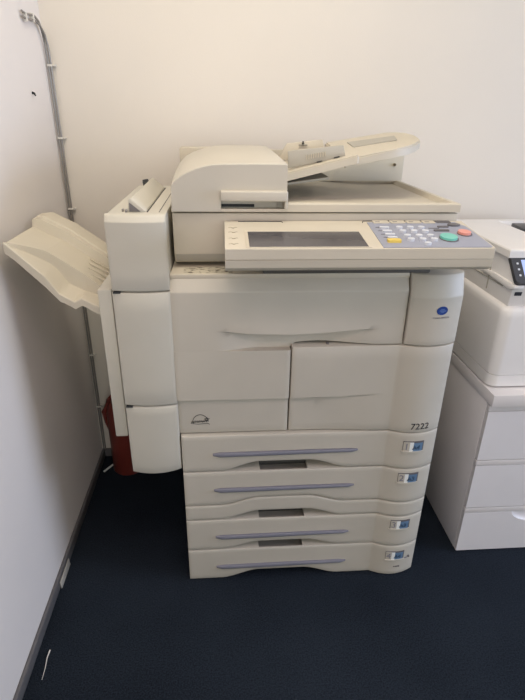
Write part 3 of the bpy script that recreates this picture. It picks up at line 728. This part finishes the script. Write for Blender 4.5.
# lower shell: plan outline with rounded front corners, sides leaning out slightly upward
def ringat(z, inset, r=0.032, y0=1.392):
    x0, x1, y1 = PX0+inset, PX1-inset, 1.94
    yy = y0+inset
    P = []
    for cx_, cy_, a0 in ((x1-r, yy+r, 270), (x1-0.02, y1-0.02, 0), (x0+0.02, y1-0.02, 90), (x0+r, yy+r, 180)):
        q = r if cy_ < 1.6 else 0.02
        for k in range(7):
            a = math.radians(a0+90*k/6); P.append((cx_+q*math.cos(a), cy_+q*math.sin(a), z))
    return P
lv = [(0.697, 0.006), (0.699, 0.003), (0.738, 0.003), (0.7385, 0.006), (0.741, 0.006), (0.7415, 0.003), (0.80, 0.003), (0.94, 0.0), (0.958, 0.0005), (0.966, 0.004), (0.971, 0.010), (0.973, 0.02)]
rs = [[bm.verts.new(p) for p in ringat(z, i)] for z, i in lv]
for a, b in zip(rs, rs[1:]):
    for k in range(len(a)): bm.faces.new((a[k], a[(k+1) % len(a)], b[(k+1) % len(a)], b[k]))
bm.faces.new(rs[0][::-1]); bm.faces.new(rs[-1])
link('lower_shell', bm_me(bm), M['white'], lp, auto=40)
for fx_ in (0.90, 1.28):
    for fy in (1.43, 1.89): tube('foot', [(fx_, fy, 0.6925), (fx_, fy, 0.698)], 0.014, M['dark'], lp, 12)
# upper body
prism('upper_shell', [(1.412, 0.971), (1.404, 1.045), (1.450, 1.100), (1.450, 1.118), (1.925, 1.118), (1.925, 0.971)], PX0+0.016, PX1-0.014, M['white'], lp, 'x', 0.004)
prism('side_shelf', [(1.386, 1.036), (1.386, 1.046), (1.50, 1.050), (1.60, 1.045), (1.60, 1.036), (1.41, 1.026)], PX0+0.008, PX0+0.04, M['white'], lp, 'x', 0.003)
bm = bmesh.new(); add_box(bm, PX0+0.0125, PX0+0.02, 1.55, 1.5525, 0.985, 1.112); add_box(bm, PX0+0.0125, PX0+0.02, 1.46, 1.90, 1.022, 1.0245)
link('side_seam', bm_me(bm), M['creamd'], lp)
# lid with output well
bm = bmesh.new()
LX0, LX1 = PX0+0.004, PX1-0.004
LX = [LX0, LX0+0.003, LX0+0.01, 1.0, 1.035, 1.040, 1.10, 1.16, 1.29, 1.295, LX1-0.003, LX1]
LY = [1.440, 1.443, 1.45, 1.50, 1.56, 1.62, 1.66, 1.70, 1.74, 1.745, 1.88, 1.885, 1.92, 1.928, 1.93]
def lz_(x, y):
    z = 1.142
    xs0 = lin(y, [(1.5, 1.28), (1.62, 1.20), (1.745, 1.04), (1.88, 1.04)])
    if x > xs0 and x < 1.293 and 1.50 < y < 1.883: z = 1.122
    if x in (LX[0], LX[-1]) or y in (LY[0], LY[-1]): z -= 0.005
    elif x in (LX[1], LX[-2]) or y in (LY[1], LY[-2]): z -= 0.001
    return z
bm.free()
ld = heightslab('printer_lid', LX, LY, lz_, lambda x, y: 1.117, M['white'], lp)
hexa('output_slot', [(1.062, 1.74, 1.123), (1.285, 1.74, 1.123), (1.285, 1.845, 1.123), (1.075, 1.845, 1.123),
                     (1.062, 1.74, 1.1425), (1.285, 1.74, 1.1425), (1.285, 1.845, 1.1425), (1.075, 1.845, 1.1425)], M['charcoal'], ld, 0.001)
# touch panel: rounded rectangle, tilted back
pc = bmesh.new()
pw, ph_ = 0.24, 0.098
for k, (x0, x1, z0, z1, r, ya, yb) in enumerate([(0, pw, 0, ph_, 0.012, 0, 0.014)]):
    P = rc(x0, x1, z0, z1, r, 5)
    A = [pc.verts.new((x, ya, z)) for x, z in P]; B = [pc.verts.new((x, yb, z)) for x, z in P]
    pc.faces.new(A); pc.faces.new(B[::-1])
    for j in range(len(P)): pc.faces.new((A[j], B[j], B[(j+1) % len(P)], A[(j+1) % len(P)]))
tilt = Matrix.Translation((0.861, 1.381, 1.056)) @ Matrix.Rotation(math.radians(-45), 4, 'X')
me = bm_me(pc); me.transform(tilt); tp = link('touch_panel', me, M['charcoal'], lp, auto=40)
def onpanel(name, x0, x1, z0, z1, m, ya=-0.0015, yb=0.002, r=0.0):
    b = bmesh.new(); P = rc(x0, x1, z0, z1, r, 4)
    A = [b.verts.new((x, ya, z)) for x, z in P]; B = [b.verts.new((x, yb, z)) for x, z in P]
    b.faces.new(A); b.faces.new(B[::-1])
    for j in range(len(P)): b.faces.new((A[j], B[j], B[(j+1) % len(P)], A[(j+1) % len(P)]))
    me = bm_me(b); me.transform(tilt); return link(name, me, m, tp)
onpanel('screen', 0.030, 0.150, 0.016, 0.078, M['lit'])
for z in (0.026, 0.046, 0.066): onpanel('panel_key', 0.0135, 0.0195, z-0.003, z+0.003, M['key'], r=0.001)
hexa('usb_port', [(0.878, 1.4065, 1.008), (0.900, 1.4065, 1.008), (0.900, 1.411, 1.008), (0.878, 1.411, 1.008),
                  (0.878, 1.4050, 1.020), (0.900, 1.4050, 1.020), (0.900, 1.4100, 1.020), (0.878, 1.4100, 1.020)], M['ink'], lp, 0)

# ------------------------------------------------------------------ fire extinguisher in the corner
fe = empty('fire_extinguisher', (-0.462, 1.944, 0), 'red fire extinguisher standing on the floor in the dark corner behind the finisher', 'fire extinguisher')
prof = [(0.0, 0.0), (0.066, 0.0), (0.070, 0.006), (0.070, 0.30), (0.066, 0.325), (0.052, 0.348), (0.030, 0.362), (0.020, 0.368), (0.019, 0.39), (0.0, 0.39)]
def lathe(name, prof, c, m, parent, n=28):
    bm = bmesh.new(); rings = []
    for r, z in prof:
        if r == 0: rings.append([bm.verts.new((c[0], c[1], c[2]+z))])
        else: rings.append([bm.verts.new((c[0]+r*math.cos(2*math.pi*k/n), c[1]+r*math.sin(2*math.pi*k/n), c[2]+z)) for k in range(n)])
    for a, b in zip(rings, rings[1:]):
        for k in range(n):
            k2 = (k+1) % n
            if len(a) == 1: bm.faces.new((a[0], b[k2], b[k]))
            elif len(b) == 1: bm.faces.new((a[k], a[k2], b[0]))
            else: bm.faces.new((a[k], a[k2], b[k2], b[k]))
    return link(name, bm_me(bm), m, parent, auto=40)
lathe('cylinder', prof, (-0.462, 1.944, 0), M['extred'], fe)
tube('valve', [(-0.462, 1.944, 0.385), (-0.462, 1.944, 0.425)], 0.014, M['steel'], fe)
box('lever', -0.472, -0.452, 1.86, 1.97, 0.425, 0.435, M['dark'], fe, bev=0.002)
tube('hose', [(-0.465, 1.944, 0.400), (-0.49, 1.945, 0.392), (-0.517, 1.945, 0.36), (-0.541, 1.945, 0.30), (-0.534, 1.945, 0.25), (-0.525, 1.945, 0.20)], [0.008, 0.009, 0.010, 0.014, 0.013, 0.008], M['extred'], fe)

# ------------------------------------------------------------------ conduits in the corner
pts1 = [(-0.591, 1.835, 1.768), (-0.591, 1.87, 1.765), (-0.591, 1.91, 1.770), (-0.591, 1.95, 1.772), (-0.591, 1.985, 1.762), (-0.591, 2.008, 1.738), (-0.591, 2.020, 1.70), (-0.591, 2.026, 1.65), (-0.591, 2.026, 1.3), (-0.591, 2.026, 0.9), (-0.591, 2.026, 0.2), (-0.591, 2.026, 0.045)]
def off(P, dx, dy, dz=0): return [(x+dx*smooth((i-3)/3), y+dy, z+dz*(1-smooth((i-3)/4))) for i, (x, y, z) in enumerate(P)]
pr = empty('conduit_pipe', (-0.58, 2.02, 0), 'pair of thin grey metal conduit pipes running up the corner between the walls', 'pipe')
tube('pipe', pts1, 0.0034, M['steel'], pr, 8)
tube('pipe', off(pts1, 0.0085, 0.0, -0.013), 0.0034, M['steel'], pr, 8)
for z in (1.64, 1.41, 1.16, 0.85, 0.54, 0.28):
    bm = bmesh.new(); add_box(bm, -0.5965, -0.577, 2.021, 2.036, z-0.0035, z+0.0035, 0.001); add_box(bm, -0.577, -0.567, 2.028, 2.037, z-0.0035, z+0.0035, 0.001)
    add_tube(bm, [(-0.571, 2.028, z), (-0.571, 2.022, z)], 0.0028, 8)
    link('clamp', bm_me(bm), M['clamp'], pr, auto=35)
for (y, z) in ((1.862, 1.762), (1.93, 1.770)):
    box('clamp', -0.5995, -0.5855, y-0.003, y+0.003, z-0.018, z+0.007, M['clamp'], pr, bev=0.002)

# nail, small litter and skirting tape
nl = tube('nail', [(-0.6, 1.842, 1.550), (-0.593, 1.841, 1.548), (-0.590, 1.840, 1.541)], [0.0045, 0.0035, 0.002], M['dark'])
setp(nl, label='small dark nail sticking out of the left wall beside the conduit', category='nail')
sp = hexa('plastic_strip', [(-0.5865, 1.28, 0.001), (-0.582, 1.28, 0.001), (-0.582, 1.385, 0.001), (-0.5865, 1.385, 0.001),
                            (-0.5865, 1.28, 0.030), (-0.5845, 1.28, 0.030), (-0.5845, 1.385, 0.030), (-0.5865, 1.385, 0.030)], M['creamd'], None, 0.0005)
setp(sp, label='grey plastic strip leaning against the left skirting', category='strip')
sp = tube('cable_tie', [(-0.556, 1.055, 0.002), (-0.557, 1.03, 0.0025), (-0.553, 1.0, 0.002), (-0.552, 0.965, 0.0015)], [0.0022, 0.0016, 0.001, 0.0007], M['clamp'], None, 6)
setp(sp, label='thin pale cable tie lying on the carpet near the left wall in front', category='cable tie')
sp = hexa('plastic_stick', [(-0.575, 1.91, 0.001), (-0.568, 1.905, 0.001), (-0.53, 1.965, 0.001), (-0.536, 1.970, 0.001),
                            (-0.575, 1.91, 0.006), (-0.568, 1.905, 0.006), (-0.53, 1.965, 0.006), (-0.536, 1.970, 0.006)], M['paper'], None, 0.001)
setp(sp, label='short white stick lying on the floor beside the fire extinguisher', category='stick')
